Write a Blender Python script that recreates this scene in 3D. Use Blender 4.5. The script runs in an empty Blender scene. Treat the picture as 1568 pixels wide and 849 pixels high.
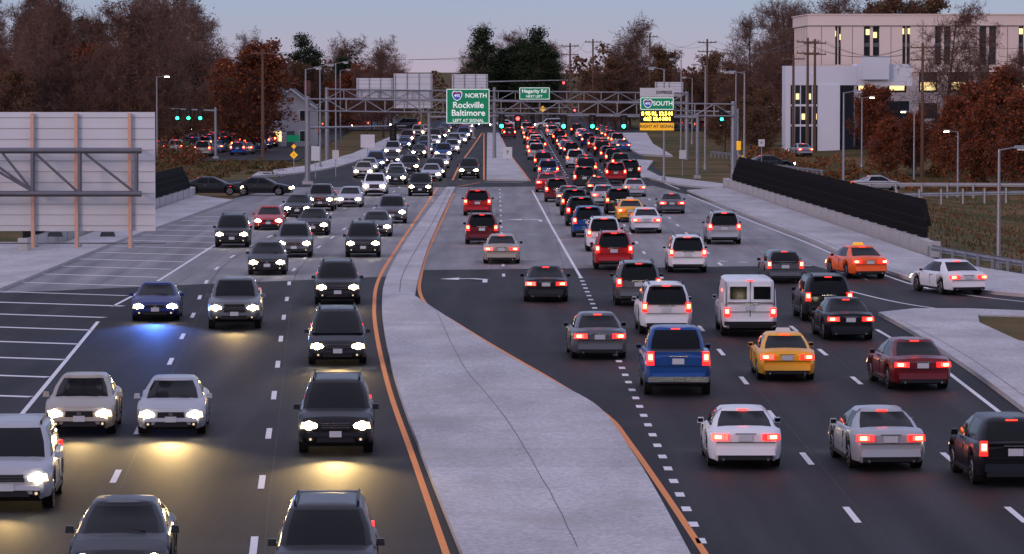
import bpy, math, random
from mathutils import Vector, geometry, Matrix
R = random.Random(7)
F, CH, HOR, CX, CY = 6000.0, 9.5, 110.0, 784.0, 424.5
TH = math.atan((CY-HOR)/F)
def ray(px, py):
    a=(px-CX)/F; b=(CY-py)/F
    return Vector((a, math.cos(TH)+b*math.sin(TH), -math.sin(TH)+b*math.cos(TH)))
def P(px,py,z=0.0):            # survey bearing -> point on the ground plane
    d=ray(px,py); t=(z-CH)/d.z
    return Vector((d.x*t,d.y*t,z))
def Q(px,py,dist):             # survey bearing -> point at a known distance
    d=ray(px,py); t=dist/d.y
    return Vector((d.x*t,dist,CH+d.z*t))
scene=bpy.context.scene
# ---------------------------------------------------------------- materials
def newmat(name):
    m=bpy.data.materials.new(name); m.use_nodes=True
    return m, m.node_tree.nodes, m.node_tree.links, m.node_tree.nodes['Principled BSDF']
def solid(name,col,rough=0.6,metal=0.0,var=0.15,scale=3.0,coat=0.0,spec=0.4):
    m,n,l,b=newmat(name)
    tc=n.new('ShaderNodeTexCoord'); no=n.new('ShaderNodeTexNoise'); no.inputs['Scale'].default_value=scale
    no.inputs['Detail'].default_value=5
    l.new(tc.outputs['Object'],no.inputs['Vector'])
    mx=n.new('ShaderNodeMix'); mx.data_type='RGBA'
    mx.inputs[6].default_value=tuple(c*(1-var) for c in col)+(1,)
    mx.inputs[7].default_value=tuple(min(1,c*(1+var)) for c in col)+(1,)
    l.new(no.outputs['Fac'],mx.inputs[0]); l.new(mx.outputs[2],b.inputs['Base Color'])
    b.inputs['Roughness'].default_value=rough; b.inputs['Metallic'].default_value=metal
    b.inputs['Coat Weight'].default_value=coat; b.inputs['Coat Roughness'].default_value=0.06
    b.inputs['Specular IOR Level'].default_value=spec
    return m
def emis(name,col,s,base=(0.02,0.02,0.02),sample=False):
    m,n,l,b=newmat(name)
    b.inputs['Base Color'].default_value=(*base,1); b.inputs['Emission Color'].default_value=(*col,1)
    b.inputs['Emission Strength'].default_value=s; b.inputs['Roughness'].default_value=0.2
    if not sample: m.cycles.emission_sampling='NONE'
    return m
def ground_mat(name,c1,c2,c3,rough,sc,stretch=(1,1,1),bump=0.2,joint=None,spec=0.4,spots=None,tracks=0):
    m,n,l,b=newmat(name)
    tc=n.new('ShaderNodeTexCoord'); mp=n.new('ShaderNodeMapping'); mp.inputs['Scale'].default_value=stretch
    l.new(tc.outputs['Object'],mp.inputs['Vector'])
    a=n.new('ShaderNodeTexNoise'); a.inputs['Scale'].default_value=sc; a.inputs['Detail'].default_value=6
    l.new(mp.outputs[0],a.inputs['Vector'])
    r=n.new('ShaderNodeValToRGB'); e=r.color_ramp.elements
    e[0].position=.3; e[0].color=(*c1,1); e[1].position=.7; e[1].color=(*c3,1)
    k=e.new(.5); k.color=(*c2,1)
    l.new(a.outputs['Fac'],r.inputs[0])
    f=n.new('ShaderNodeTexNoise'); f.inputs['Scale'].default_value=9; f.inputs['Detail'].default_value=8
    l.new(tc.outputs['Object'],f.inputs['Vector'])
    mr=n.new('ShaderNodeMapRange'); mr.inputs[1].default_value=.3; mr.inputs[2].default_value=.7
    mr.inputs[3].default_value=.72; mr.inputs[4].default_value=1.25
    l.new(f.outputs['Fac'],mr.inputs[0])
    mu=n.new('ShaderNodeMix'); mu.data_type='RGBA'; mu.blend_type='MULTIPLY'; mu.inputs[0].default_value=1
    l.new(r.outputs[0],mu.inputs[6]); l.new(mr.outputs[0],mu.inputs[7])
    out=mu.outputs[2]
    if tracks:   # polished wheel paths, one pair per 3.45 m lane
        s3=n.new('ShaderNodeSeparateXYZ'); l.new(tc.outputs['Object'],s3.inputs[0])
        m1=n.new('ShaderNodeMath'); m1.operation='MULTIPLY_ADD'; m1.inputs[1].default_value=2*math.pi/1.725; m1.inputs[2].default_value=-7.95*2*math.pi/1.725; l.new(s3.outputs[0],m1.inputs[0])
        m2=n.new('ShaderNodeMath'); m2.operation='COSINE'; l.new(m1.outputs[0],m2.inputs[0])
        m3=n.new('ShaderNodeMapRange'); m3.inputs[1].default_value=-1; m3.inputs[2].default_value=1; m3.inputs[3].default_value=1-tracks; m3.inputs[4].default_value=1+tracks; l.new(m2.outputs[0],m3.inputs[0])
        mt=n.new('ShaderNodeMix'); mt.data_type='RGBA'; mt.blend_type='MULTIPLY'; mt.inputs[0].default_value=1
        l.new(out,mt.inputs[6]); l.new(m3.outputs[0],mt.inputs[7]); out=mt.outputs[2]
    if joint:
        m4=n.new('ShaderNodeMapping'); m4.inputs['Location'].default_value=(joint[3],2,0); l.new(tc.outputs['Object'],m4.inputs[0])
        bk=n.new('ShaderNodeTexBrick'); bk.offset=0; bk.inputs['Scale'].default_value=1
        bk.inputs['Brick Width'].default_value=joint[0]; bk.inputs['Row Height'].default_value=joint[1]
        bk.inputs['Mortar Size'].default_value=joint[2]; bk.inputs['Mortar Smooth'].default_value=.3
        bk.inputs['Color1'].default_value=(1,1,1,1); bk.inputs['Color2'].default_value=(.88,.88,.88,1); bk.inputs['Mortar'].default_value=(.65,.65,.65,1)
        l.new(m4.outputs[0],bk.inputs['Vector'])
        m2=n.new('ShaderNodeMix'); m2.data_type='RGBA'; m2.blend_type='MULTIPLY'; m2.inputs[0].default_value=1
        l.new(out,m2.inputs[6]); l.new(bk.outputs['Color'],m2.inputs[7]); out=m2.outputs[2]
    if spots:
        s=n.new('ShaderNodeTexNoise'); s.inputs['Scale'].default_value=spots[0]; s.inputs['Detail'].default_value=5
        l.new(tc.outputs['Object'],s.inputs['Vector'])
        sr=n.new('ShaderNodeMapRange'); sr.inputs[1].default_value=.54; sr.inputs[2].default_value=.74
        l.new(s.outputs['Fac'],sr.inputs[0])
        m3=n.new('ShaderNodeMix'); m3.data_type='RGBA'; m3.inputs[7].default_value=(*spots[1],1)
        l.new(sr.outputs[0],m3.inputs[0]); l.new(out,m3.inputs[6]); out=m3.outputs[2]
    l.new(out,b.inputs['Base Color']); b.inputs['Roughness'].default_value=rough
    b.inputs['Specular IOR Level'].default_value=spec
    bp=n.new('ShaderNodeBump'); bp.inputs['Strength'].default_value=bump; bp.inputs['Distance'].default_value=.02
    l.new(f.outputs['Fac'],bp.inputs['Height']); l.new(bp.outputs[0],b.inputs['Normal'])
    return m
M_ASPH=ground_mat('asphalt',(.009,.0085,.0095),(.019,.0175,.019),(.034,.032,.033),.7,.9,(1,.04,1),.35,spec=.15,spots=(.12,(.032,.030,.032)),tracks=.16)
M_DECK=ground_mat('concrete_deck',(.17,.16,.165),(.24,.228,.23),(.32,.305,.305),.7,.9,(1,.05,1),.15,joint=(3.5,6,.04,1),spots=(.2,(.17,.16,.16)),spec=.25,tracks=.06)
M_CONC=ground_mat('median_concrete',(.40,.38,.385),(.49,.47,.475),(.56,.54,.545),.8,.5,(1,.3,1),.2,joint=(60,4.5,.02,30),spots=(.3,(.38,.35,.33)),spec=.25)
M_KERB=solid('kerb_concrete',(.42,.40,.40),.8,0,.25,2)
M_GRASS=ground_mat('grass_and_leaf_litter',(.045,.055,.02),(.10,.085,.035),(.20,.11,.055),.95,.12,(1,1,1),.8,spec=.05,spots=(.25,(.17,.085,.04)))
M_WHITE=solid('white_road_paint',(.74,.72,.72),.6,0,.25,6)
M_ORANGE=solid('yellow_road_paint',(.82,.25,.03),.6,0,.2,6)
M_CRACK=solid('dark_joint',(.16,.15,.15),.9)
M_SEAM=solid('asphalt_seam',(.008,.008,.009),.7)
M_STEEL=solid('galvanised_steel',(.27,.27,.30),.45,.5,.15,1)
M_DSTEEL=solid('dark_steel',(.12,.12,.13),.5,.5)
M_ALU=solid('sign_back_aluminium',(.66,.67,.72),.5,.1,.12,.8)
M_BEAM=solid('sign_beam_lit_tone',(.72,.40,.28),.55,.1)  # orange light on the steel posts is put into their base colour
M_BLACK=solid('black_metal',(.012,.012,.014),.5,spec=.3)
M_FENCE=solid('black_fence_mesh',(.006,.006,.007),.8,spec=.2)
M_WOOD=solid('weathered_wood_pole',(.14,.08,.055),.9,0,.3,5)
M_GREEN=emis('green_sign_face',(.0,.24,.11),.35,(.0,.15,.07))  # green, white and blue sign faces glow faintly by themselves, though no lamps
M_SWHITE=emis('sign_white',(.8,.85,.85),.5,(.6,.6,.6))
M_WSIGN=solid('white_sign_face',(.60,.60,.61),.5,0,.04)
M_YSIGN=emis('yellow_sign',(1,.45,.02),.5,(.6,.33,.02))  # yellow faces get a faint glow of their own as well
M_AMBER=emis('amber_led',(1,.62,.05),12)
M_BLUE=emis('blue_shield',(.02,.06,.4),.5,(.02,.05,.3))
M_SIGG=emis('signal_green',(.02,1,.45),12)
M_SIGR=emis('signal_red',(1,.03,.03),12)
M_OFFL=solid('signal_unlit',(.05,.03,.02),.4)
M_LAMPG=emis('lit_lamp_globe',(1,.8,.45),18)
M_GLASS=solid('vehicle_glass',(.005,.006,.008),.08,0,.1,2,coat=.0,spec=.17)
M_TIRE=solid('tyre_rubber',(.010,.010,.010),.85,spec=.2)
M_RIM=solid('wheel_rim',(.30,.30,.31),.3,.8)
M_CHROME=solid('chrome',(.5,.5,.52),.18,1)
M_PLATE=solid('licence_plate',(.50,.51,.56),.5,0,.1,20)
M_HEAD=emis('headlamp_lit',(1,.88,.60),45)
M_LENS=emis('headlamp_lens',(1,.62,.26),3.6,(.3,.3,.3))
M_FOG=emis('fog_lamp',(1,.7,.35),.8,(.3,.3,.3))
M_TAIL=emis('tail_lamp_lit',(1,.022,.016),13,sample=True)
M_TAILH=emis('brake_lamp_core',(1,.24,.06),26)
M_HIGH=emis('high_brake_lamp',(1,.03,.02),5)
M_LRED=emis('tail_lamp_lens',(1,.018,.014),2.4,(.25,.01,.01))
# ---------------------------------------------------------------- mesh builder
class MB:
    def __init__(s): s.v=[]; s.f=[]; s.m=[]; s.mats=[]
    def mi(s,m):
        if m not in s.mats: s.mats.append(m)
        return s.mats.index(m)
    def face(s,pts,m):
        i=len(s.v); s.v+= [tuple(p) for p in pts]; s.f.append(tuple(range(i,i+len(pts)))); s.m.append(s.mi(m))
    def box(s,c,sz,m,rz=0,tx=1.0,ty=1.0,ch=0):
        c=Vector(c); hx,hy,hz=sz[0]/2,sz[1]/2,sz[2]/2; i=len(s.v)
        ca,sa=math.cos(rz),math.sin(rz)
        for z,fx,fy in((-hz,1,1),(hz,tx,ty)):
            for x,y in((-hx,-hy),(hx,-hy),(hx,hy),(-hx,hy)):
                X=x*fx;Y=y*fy
                s.v.append((c.x+X*ca-Y*sa,c.y+X*sa+Y*ca,c.z+z))
        k=s.mi(m)
        for f in((3,2,1,0),(4,5,6,7),(0,1,5,4),(1,2,6,5),(2,3,7,6),(3,0,4,7)):
            s.f.append(tuple(i+j for j in f)); s.m.append(k)
    def tube(s,a,b,r0,r1,m,n=8,cap=True):
        a=Vector(a);b=Vector(b);d=b-a
        if d.length<1e-6:return
        d.normalize(); u=d.orthogonal().normalized(); w=d.cross(u); i=len(s.v); k=s.mi(m)
        for p,r in((a,r0),(b,r1)):
            for j in range(n):
                t=2*math.pi*j/n; q=p+u*(r*math.cos(t))+w*(r*math.sin(t)); s.v.append((q.x,q.y,q.z))
        for j in range(n):
            s.f.append((i+j,i+(j+1)%n,i+n+(j+1)%n,i+n+j)); s.m.append(k)
        if cap:
            s.f.append(tuple(i+n+j for j in range(n))); s.m.append(k)
            s.f.append(tuple(i+n-1-j for j in range(n))); s.m.append(k)
    def prism(s,poly,z0,z1,mt,ms=None):
        poly=[Vector((p[0],p[1],0)) for p in poly]
        tri=geometry.tessellate_polygon([poly]); i=len(s.v); n=len(poly)
        s.v+=[(p.x,p.y,z1) for p in poly]; k=s.mi(mt)
        for t in tri:
            a,b,c=[poly[j] for j in t]
            if (b-a).cross(c-a).z<0: t=(t[0],t[2],t[1])
            s.f.append(tuple(i+j for j in t)); s.m.append(k)
        if z0 is not None:
            s.v+=[(p.x,p.y,z0) for p in poly]; k=s.mi(ms or mt)
            area=sum(poly[j].x*poly[(j+1)%n].y-poly[(j+1)%n].x*poly[j].y for j in range(n))
            for j in range(n):
                q=(j+1)%n
                fa=(i+n+j,i+n+q,i+q,i+j)
                s.f.append(fa if area>0 else fa[::-1]); s.m.append(k)
    def strip(s,pts,w,z,m):
        k=s.mi(m); i=len(s.v); n=len(pts)
        for j,p in enumerate(pts):
            a=pts[max(0,j-1)];b=pts[min(n-1,j+1)]; d=Vector((b[0]-a[0],b[1]-a[1])).normalized(); nx,ny=-d.y,d.x
            s.v.append((p[0]+nx*w/2,p[1]+ny*w/2,z)); s.v.append((p[0]-nx*w/2,p[1]-ny*w/2,z))
        for j in range(n-1):
            s.f.append((i+2*j+1,i+2*j+3,i+2*j+2,i+2*j)); s.m.append(k)
    def mesh(s,name,smooth=None):
        me=bpy.data.meshes.new(name); me.from_pydata(s.v,[],s.f)
        for m in s.mats: me.materials.append(m)
        me.polygons.foreach_set('material_index',s.m)
        if smooth:
            me.polygons.foreach_set('use_smooth',[True]*len(s.f)); me.set_sharp_from_angle(angle=math.radians(smooth))
        me.update(); return me
    def obj(s,name,smooth=None,parent=None):
        o=bpy.data.objects.new(name,s.mesh(name,smooth)); scene.collection.objects.link(o)
        if parent: o.parent=parent
        return o
def inst(name,me,loc,rz=0,sc=1):
    o=bpy.data.objects.new(name,me); scene.collection.objects.link(o)
    o.location=loc; o.rotation_euler=(0,0,rz); o.scale=(sc,sc,sc) if not isinstance(sc,tuple) else sc
    return o
def smooth(pts,n=6):
    pts=[Vector((p[0],p[1],0)) for p in pts]; out=[]
    for i in range(len(pts)-1):
        p0=pts[max(0,i-1)];p1=pts[i];p2=pts[i+1];p3=pts[min(len(pts)-1,i+2)]
        for k in range(n):
            t=k/n
            out.append(.5*((2*p1)+(p2-p0)*t+(2*p0-5*p1+4*p2-p3)*t*t+(3*p1-p0-3*p2+p3)*t**3))
    out.append(pts[-1]); return out
def dashes(mb,pts,on,off,w,z,m):
    L=0; seg=[(pts[i],pts[i+1]) for i in range(len(pts)-1)]
    tot=sum((b-a).length for a,b in seg)
    def at(s):
        for a,b in seg:
            l=(b-a).length
            if s<=l: return a+(b-a)*(s/l)
            s-=l
        return seg[-1][1]
    while L<tot-on:
        mb.strip([at(L),at(L+on)],w,z,m); L+=on+off
# ---------------------------------------------------------------- ground
def hgt(x,y):
    h=-.12
    if x<-46: h+=min(5,(-46-x)*.09)*min(1,max(0,(y-250)/120))
    if x>25 and y>150:
        dd=min(1,(x-25)/14)*2.2
        k=1 if y<400 else max(0,1-(y-400)/60)
        h-=dd*k
    if y>440 and x>30: h+=min(1.5,(x-30)*.06)*min(1,(y-440)/50)
    return h
xs=[-6000,-2500,-900,-400]+[ -200+5*i for i in range(81)]+[400,900,2500,6000]
ys=[-300,0,40]+[60+8*i for i in range(105)]+[1000,1500,3000,8000,20000]
g=MB(); nx=len(xs)
for y in ys:
    for x in xs: g.v.append((x,y,hgt(x,y)+(R.uniform(-.06,.0) if abs(x)>28 and abs(x)<300 else 0)))
g.mi(M_GRASS)
for j in range(len(ys)-1):
    for i in range(nx-1):
        a=j*nx+i; g.f.append((a,a+1,a+nx+1,a+nx)); g.m.append(0)
g.obj('ground',60)
# ---------------------------------------------------------------- roads
rd=MB()
rd.prism([(-23,40),(-23,150),(-22,215),(-21,290),(-21,345),(-19,440),(-16,560),(-15,900),(21,900),(21,640),(14.5,440),(14,345),(17,290),
          (19,240),(23,190),(28,170),(40,160),(40,100),(40,40)],None,0,M_ASPH)
rd.prism([(-140,300),(-140,326),(-21,345),(-21,312)],None,0,M_ASPH)
rd.prism([(-45,420),(-23,420),(-26,640),(-46,640)],None,-.02,M_ASPH)
rd.prism([(-150,640),(-150,670),(150,670),(150,640)],None,-.005,M_ASPH)
rd.obj('road')
dk=MB()
dk.prism([P(-60,452),P(250,438),P(590,424),P(640,414),P(1000,410),P(1245,407),P(1330,430),P(1250,360),P(1050,298),P(1000,285),P(700,287),P(430,287),P(352,306),P(170,376),P(-40,430)],None,.004,M_DECK)
dk.obj('bridge_deck_pavement')
mk=MB(); Z1=.009
L=lambda *a:[P(*p) for p in a]
lefty=smooth(L((690,868),(632,700),(597,600),(578,520),(573,470),(580,428),(608,380),(647,322),(670,288)))
righty=smooth(L((1092,868),(1022,762),(962,676),(928,636),(850,585),(760,533),(690,490)),4)+smooth(L((655,470),(644,452),(643,430),(655,385),(680,330),(695,296)))
mk.strip(lefty,.15,Z1,M_ORANGE); mk.strip(righty,.15,Z1,M_ORANGE)
mk.strip(smooth(L((693,276),(706,250),(724,225),(738,204))),.17,Z1,M_ORANGE)
mk.strip(smooth(L((741,276),(741,250),(741,225),(741,204))),.15,Z1,M_ORANGE)
mk.strip(smooth(L((700,286),(712,284),(735,280))),.15,Z1,M_ORANGE)
mk.strip(smooth(L((812,278),(800,262),(780,235),(768,212))),.15,Z1,M_ORANGE)
A=smooth(L((120,838),(160,765),(232,617),(292,491),(345,400))+[Vector((-13.1,260,0)),Vector((-12.8,300,0)),Vector((-12.2,420,0)),Vector((-12,620,0))])
B=smooth(L((387,850),(398,759),(417,626),(440,455),(462,400))+[Vector((-9.8,260,0)),Vector((-9.4,300,0)),Vector((-8.8,420,0)),Vector((-8.5,620,0))])
dashes(mk,A,3.0,9.2,.15,Z1,M_WHITE); dashes(mk,B,3.0,9.2,.15,Z1,M_WHITE)
mk.strip(smooth(L((-40,724),(25,645),(150,493))),.14,Z1,M_WHITE)
mk.strip(smooth(L((172,470),(230,438),(325,378))+[Vector((-16.5,250,0)),Vector((-16.4,290,0))]),.14,Z1,M_WHITE)
for i in range(26):
    y=92+i*7.4
    xr=-13.0-2.6*min(1,max(0,(y-95)/55)) - (0.6 if y>160 else 0)
    if y<262: mk.strip([Vector((-22.6,y+3.4,0)),Vector((xr-.15,y,0))],.34 if y>165 else .45,Z1,M_WHITE)
mk.strip(L((815,292),(846,350),(889,425)),.14,Z1,M_WHITE)
dashes(mk,L((889,425),(1083,850)),.9,2.0,.2,Z1,M_WHITE)
D1=[Vector((4.0+3.35,70,0)),Vector((7.1,130,0)),Vector((6.9,160,0)),Vector((7.0,320,0))]
D2=[Vector((10.9,70,0)),Vector((10.55,130,0)),Vector((10.3,160,0)),Vector((10.2,320,0))]
dashes(mk,D1,3,9.2,.15,Z1,M_WHITE)
dashes(mk,D2,3,9.2,.15,Z1,M_WHITE)
for xx in(5,8.5,12): dashes(mk,[Vector((xx,350,0)),Vector((xx-.4,640,0))],3,6,.15,Z1,M_WHITE)
mk.strip(L((1640,722),(1545,643),(1440,562),(1342,505)),.14,Z1,M_WHITE)
mk.strip(smooth(L((1238,428),(1300,446),(1400,468),(1568,489))),.14,Z1,M_WHITE)
mk.strip(smooth(L((1052,298),(1140,335),(1230,370),(1290,396),(1390,434),(1480,452),(1600,466))),.13,Z1,M_WHITE)
mk.strip(smooth(L((940,225),(952,245),(965,258),(1040,290))),.14,Z1,M_WHITE)
dashes(mk,L((765,290),(772,440)),2.5,7,.14,Z1,M_WHITE)
dashes(mk,L((1100,400),(1250,408)),.6,.9,.3,Z1,M_WHITE)
def arrow(px,py):
    o=P(px,py)
    mk.strip([o+Vector((.9,-.6,0)),o+Vector((.9,2.2,0))],.22,Z1,M_WHITE)
    mk.strip([o+Vector((.9,2.0,0)),o+Vector((.3,2.7,0)),o+Vector((-.3,2.6,0))],.5,Z1+.001,M_WHITE)
    mk.face([o+Vector((-.3,1.6,Z1)),o+Vector((-.3,3.6,Z1)),o+Vector((-1.2,2.4,Z1))][::-1],M_WHITE)
arrow(712,432); arrow(806,339)
mk.strip(L((742,279),(800,280)),.4,Z1,M_WHITE)
mk.obj('road_markings')
sm=MB()
def off(pts,o): return [p+Vector((o,0,0)) for p in pts]
for pl in(A[:26],B[:26],D1[:3],D2[:3]): sm.strip(off(pl,.22),.035,.0045,M_SEAM)
sm.obj('paving_seams')
def island(name,poly,kerb=True,h=.15):
    m=MB(); m.prism(poly,-.1,h,M_CONC,M_KERB); return m.obj(name)
med=smooth(L((712,868),(645,700),(606,590),(590,520),(585,470),(592,428),(620,376),(660,320),(684,289)))+smooth(L((697,289),(680,325),(658,375),(642,425),(635,458)))[0:]+smooth(L((668,480),(760,540),(850,592),(918,632),(965,696),(1005,762),(1062,868)))
island('concrete_median',med)
cr=MB()
def wob(pts,s=.05): return [p+Vector((R.uniform(-s,s),0,0)) for p in pts]
cr.strip(wob(smooth(L((668,482),(705,560),(775,650),(830,742),(885,850))),.02),.022,.154,M_CRACK)
cr.strip(smooth(L((689,292),(665,340),(638,385),(617,425),(612,452))),.04,.154,M_CRACK)
cr.strip([p+Vector((.45,.1,0)) for p in smooth(L((1360,496),(1440,540),(1520,596),(1700,735)),4)],.03,.154,M_CRACK)
cr.strip([p+Vector((.35,.1,0)) for p in smooth(L((1052,294),(1140,330),(1230,365),(1292,392),(1392,430),(1480,447)),4)],.04,.154,M_CRACK)
cr.obj('kerb_joints')
island('concrete_median',L((745,277),(809,278),(797,262),(778,235),(764,205),(746,205)))
island('sidewalk',smooth(L((1345,484),(1380,503),(1440,540),(1520,596),(1700,735)),4)+L((1750,560),(1560,528),(1500,500),(1497,488),(1640,492),(1640,484),(1480,478),(1400,478)))
gv=MB(); gv.prism(L((1496,489),(1640,493),(1760,562),(1560,527),(1500,499)),None,.12,M_GRASS); gv.obj('grass_verge')
island('sidewalk',smooth(L((1052,294),(1140,330),(1230,365),(1292,392),(1392,430),(1480,447),(1660,463)),4)+L((1660,440),(1440,404),(1112,290)))
island('sidewalk',smooth(L((-100,475),(0,447),(165,379),(258,345),(356,309)),4)+L((300,302),(100,375),(-60,375),(-260,420)))
island('sidewalk',smooth(L((385,272),(480,264),(560,243),(625,208)),4)+L((606,207),(540,237),(470,256),(395,266)))
island('sidewalk',smooth(L((968,246),(952,255),(966,268),(1040,285),(1110,291)),4)+L((1108,284),(1010,272),(990,262),(1000,248)))
island('sidewalk',smooth(L((930,205),(950,222),(980,238)),4)+L((1030,240),(1000,222),(990,205)))
def parapet(name,a,b,h=.75):
    m=MB(); d=(b-a).normalized(); n=Vector((-d.y,d.x,0))*.2
    m.prism([a-n,b-n,b+n,a+n],-.5,h,M_KERB)
    L_=(b-a).length; k=int(L_/4)
    for i in range(k+1):
        c=a+d*(i*L_/k); m.box((c.x,c.y,h/2+.02),(.46,.5,h+.06),M_KERB,math.atan2(d.y,d.x))
    return m.obj(name)
fa,fb=P(1112,288),P(1432,394)
parapet('bridge_parapet',fa,fb)
def fence(name,a,b,z0,z1,inward):
    m=MB(); d=(b-a).normalized(); L_=(b-a).length; n=int(L_/.075); nn=Vector((-d.y,d.x,0))*inward
    for i in range(n+1):
        p=a+d*(i*L_/n); post=(i%40==0)
        e=min(1,i/50,(n-i)/34+.15); top=z0+(z1-z0)*(.25+.75*e)
        r=.05 if post else .025
        m.tube(p+Vector((0,0,z0)),p+Vector((0,0,top-.45*e)),r,r,M_FENCE,3,False)
        m.tube(p+Vector((0,0,top-.45*e)),p+nn*.35+Vector((0,0,top)),r,r,M_FENCE,3,False)
    for zz in(z0+.05,z0+.5,z0+1.0):
        m.tube(a+Vector((0,0,zz)),b+Vector((0,0,zz)),.03,.03,M_FENCE,4)
    return m.obj(name)
fence('bridge_fence',P(1122,291),P(1420,388),.75,2.75,.6)
la,lb=Vector((-24.2,296,0)),Vector((-25.6,205,0))
parapet('bridge_parapet',la,lb); fence('bridge_fence',la+Vector((0,-2,0)),lb,.75,2.5,-.5)
def guardrail(name,pts,zb=0,mat=None):
    mat=mat or M_STEEL
    m=MB()
    for a,b in zip(pts[:-1],pts[1:]):
        a=Vector(a);b=Vector(b); d=(b-a).normalized(); n=Vector((-d.y,d.x,0)); Ls=(b-a).length
        pr=[(0,.45),(.07,.50),(.0,.58),(.0,.62),(.07,.70),(0,.76)]
        for (o0,z0),(o1,z1) in zip(pr[:-1],pr[1:]):
            m.face([a+n*o0+Vector((0,0,z0+zb)),b+n*o0+Vector((0,0,z0+zb)),b+n*o1+Vector((0,0,z1+zb)),a+n*o1+Vector((0,0,z1+zb))],mat)
        k=max(1,int(Ls/2))
        for i in range(k+1):
            c=a+d*(i*Ls/k)-n*.1; m.box((c.x,c.y,zb+.1),(.12,.12,1.2),mat)
    return m.obj(name)
M_RAIL=solid('painted_rail',(.42,.42,.44),.5,.1)
guardrail('guardrail',[P(1425,398),P(1500,412),P(1620,432)])
guardrail('guardrail',[P(1128,262),P(1190,262),P(1260,271)],-.1)
guardrail('guardrail',[Vector((21,322,0)),Vector((48,318,0)),Vector((90,322,0))],-.3,M_RAIL)
guardrail('guardrail',[Vector((26,300,-.3)),Vector((46,312,-.3)),Vector((90,316,-.3))],-.3,M_RAIL)
guardrail('guardrail',[P(1090,240),P(1120,243),P(1130,256)],-.1)
# ---------------------------------------------------------------- vehicles
def lerp(tab,y):
    if y<=tab[0][0]: return tab[0][1]
    for (a,va),(b,vb) in zip(tab[:-1],tab[1:]):
        if y<=b: return va+(vb-va)*(y-a)/(b-a)
    return tab[-1][1]
PAINT0=solid('paint_default',(.3,.3,.3),.3,.4,.05,1,coat=1)
SPEC={
 'sedan':dict(L=4.75,W=1.82,H=1.45,zb=.2,r=.33,wy=(-1.38,1.42),top=[(-2.37,.80),(-2.3,.94),(-1.75,1.0),(-1.3,.98),(1.0,.96),(1.6,.88),(2.2,.74),(2.37,.62)],
   belt=(-1.85,1.15),roof=(-.95,.28),hw=(.80,.60),zbelt=.93,B=(-.2,-.2),C=(-1.15,-.85),A=.2,tl='h'),
 'coupe':dict(L=4.5,W=1.8,H=1.38,zb=.19,r=.33,wy=(-1.3,1.35),top=[(-2.25,.82),(-2.18,.92),(-1.7,.98),(-1.3,.95),(1.0,.92),(1.6,.84),(2.1,.7),(2.25,.58)],
   belt=(-1.85,1.05),roof=(-.85,.15),hw=(.79,.60),zbelt=.9,B=(-.5,-.45),C=(-1.15,-.8),A=.2,tl='h'),
 'hatchback':dict(L=4.25,W=1.76,H=1.5,zb=.2,r=.32,wy=(-1.3,1.3),top=[(-2.12,.85),(-2.08,.98),(-1.6,1.0),(.9,.97),(1.5,.88),(2.0,.76),(2.12,.6)],
   belt=(-2.0,1.1),roof=(-1.55,.25),hw=(.78,.6),zbelt=.95,B=(-.25,-.25),C=(-1.3,-1.15),A=.2,tl='v'),
 'suv':dict(L=4.7,W=1.88,H=1.75,zb=.27,r=.37,wy=(-1.35,1.38),top=[(-2.35,.95),(-2.3,1.08),(-1.8,1.12),(1.0,1.1),(1.7,1.03),(2.2,.93),(2.35,.72)],
   belt=(-2.25,1.2),roof=(-2.0,.45),hw=(.85,.68),zbelt=1.05,B=(-.15,-.15),C=(-1.3,-1.3),A=.2,tl='v',rails=1,spare=0),
 'minivan':dict(L=5.0,W=1.95,H=1.76,zb=.22,r=.34,wy=(-1.5,1.5),top=[(-2.5,.9),(-2.44,1.06),(-1.9,1.08),(1.2,1.04),(1.9,.92),(2.35,.78),(2.5,.6)],
   belt=(-2.4,1.6),roof=(-2.1,.6),hw=(.88,.70),zbelt=1.02,B=(-.1,-.1),C=(-1.4,-1.4),A=.22,tl='v',rails=1),
 'pickup_truck':dict(L=5.5,W=1.95,H=1.85,zb=.34,r=.4,wy=(-1.75,1.75),top=[(-2.75,1.1),(-2.7,1.2),(-.9,1.2),(-.85,1.2),(1.1,1.2),(1.9,1.14),(2.6,1.02),(2.75,.8)],
   belt=(-.95,1.3),roof=(-.75,.65),hw=(.86,.70),zbelt=1.14,B=(.15,.15),C=(-.65,-.6),A=.2,tl='v',bed=1),
 'cargo_van':dict(L=5.6,W=2.0,H=2.1,zb=.3,r=.37,wy=(-1.75,1.7),top=[(-2.8,1.1),(-2.75,1.25),(-1.9,1.25),(1.5,1.2),(2.1,1.12),(2.65,.98),(2.8,.75)],
   belt=(-2.76,1.75),roof=(-2.7,1.0),hw=(.96,.86),zbelt=1.2,B=(.2,.2),C=(-1.9,-1.9),A=.2,tl='v',van=1),
}
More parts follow.
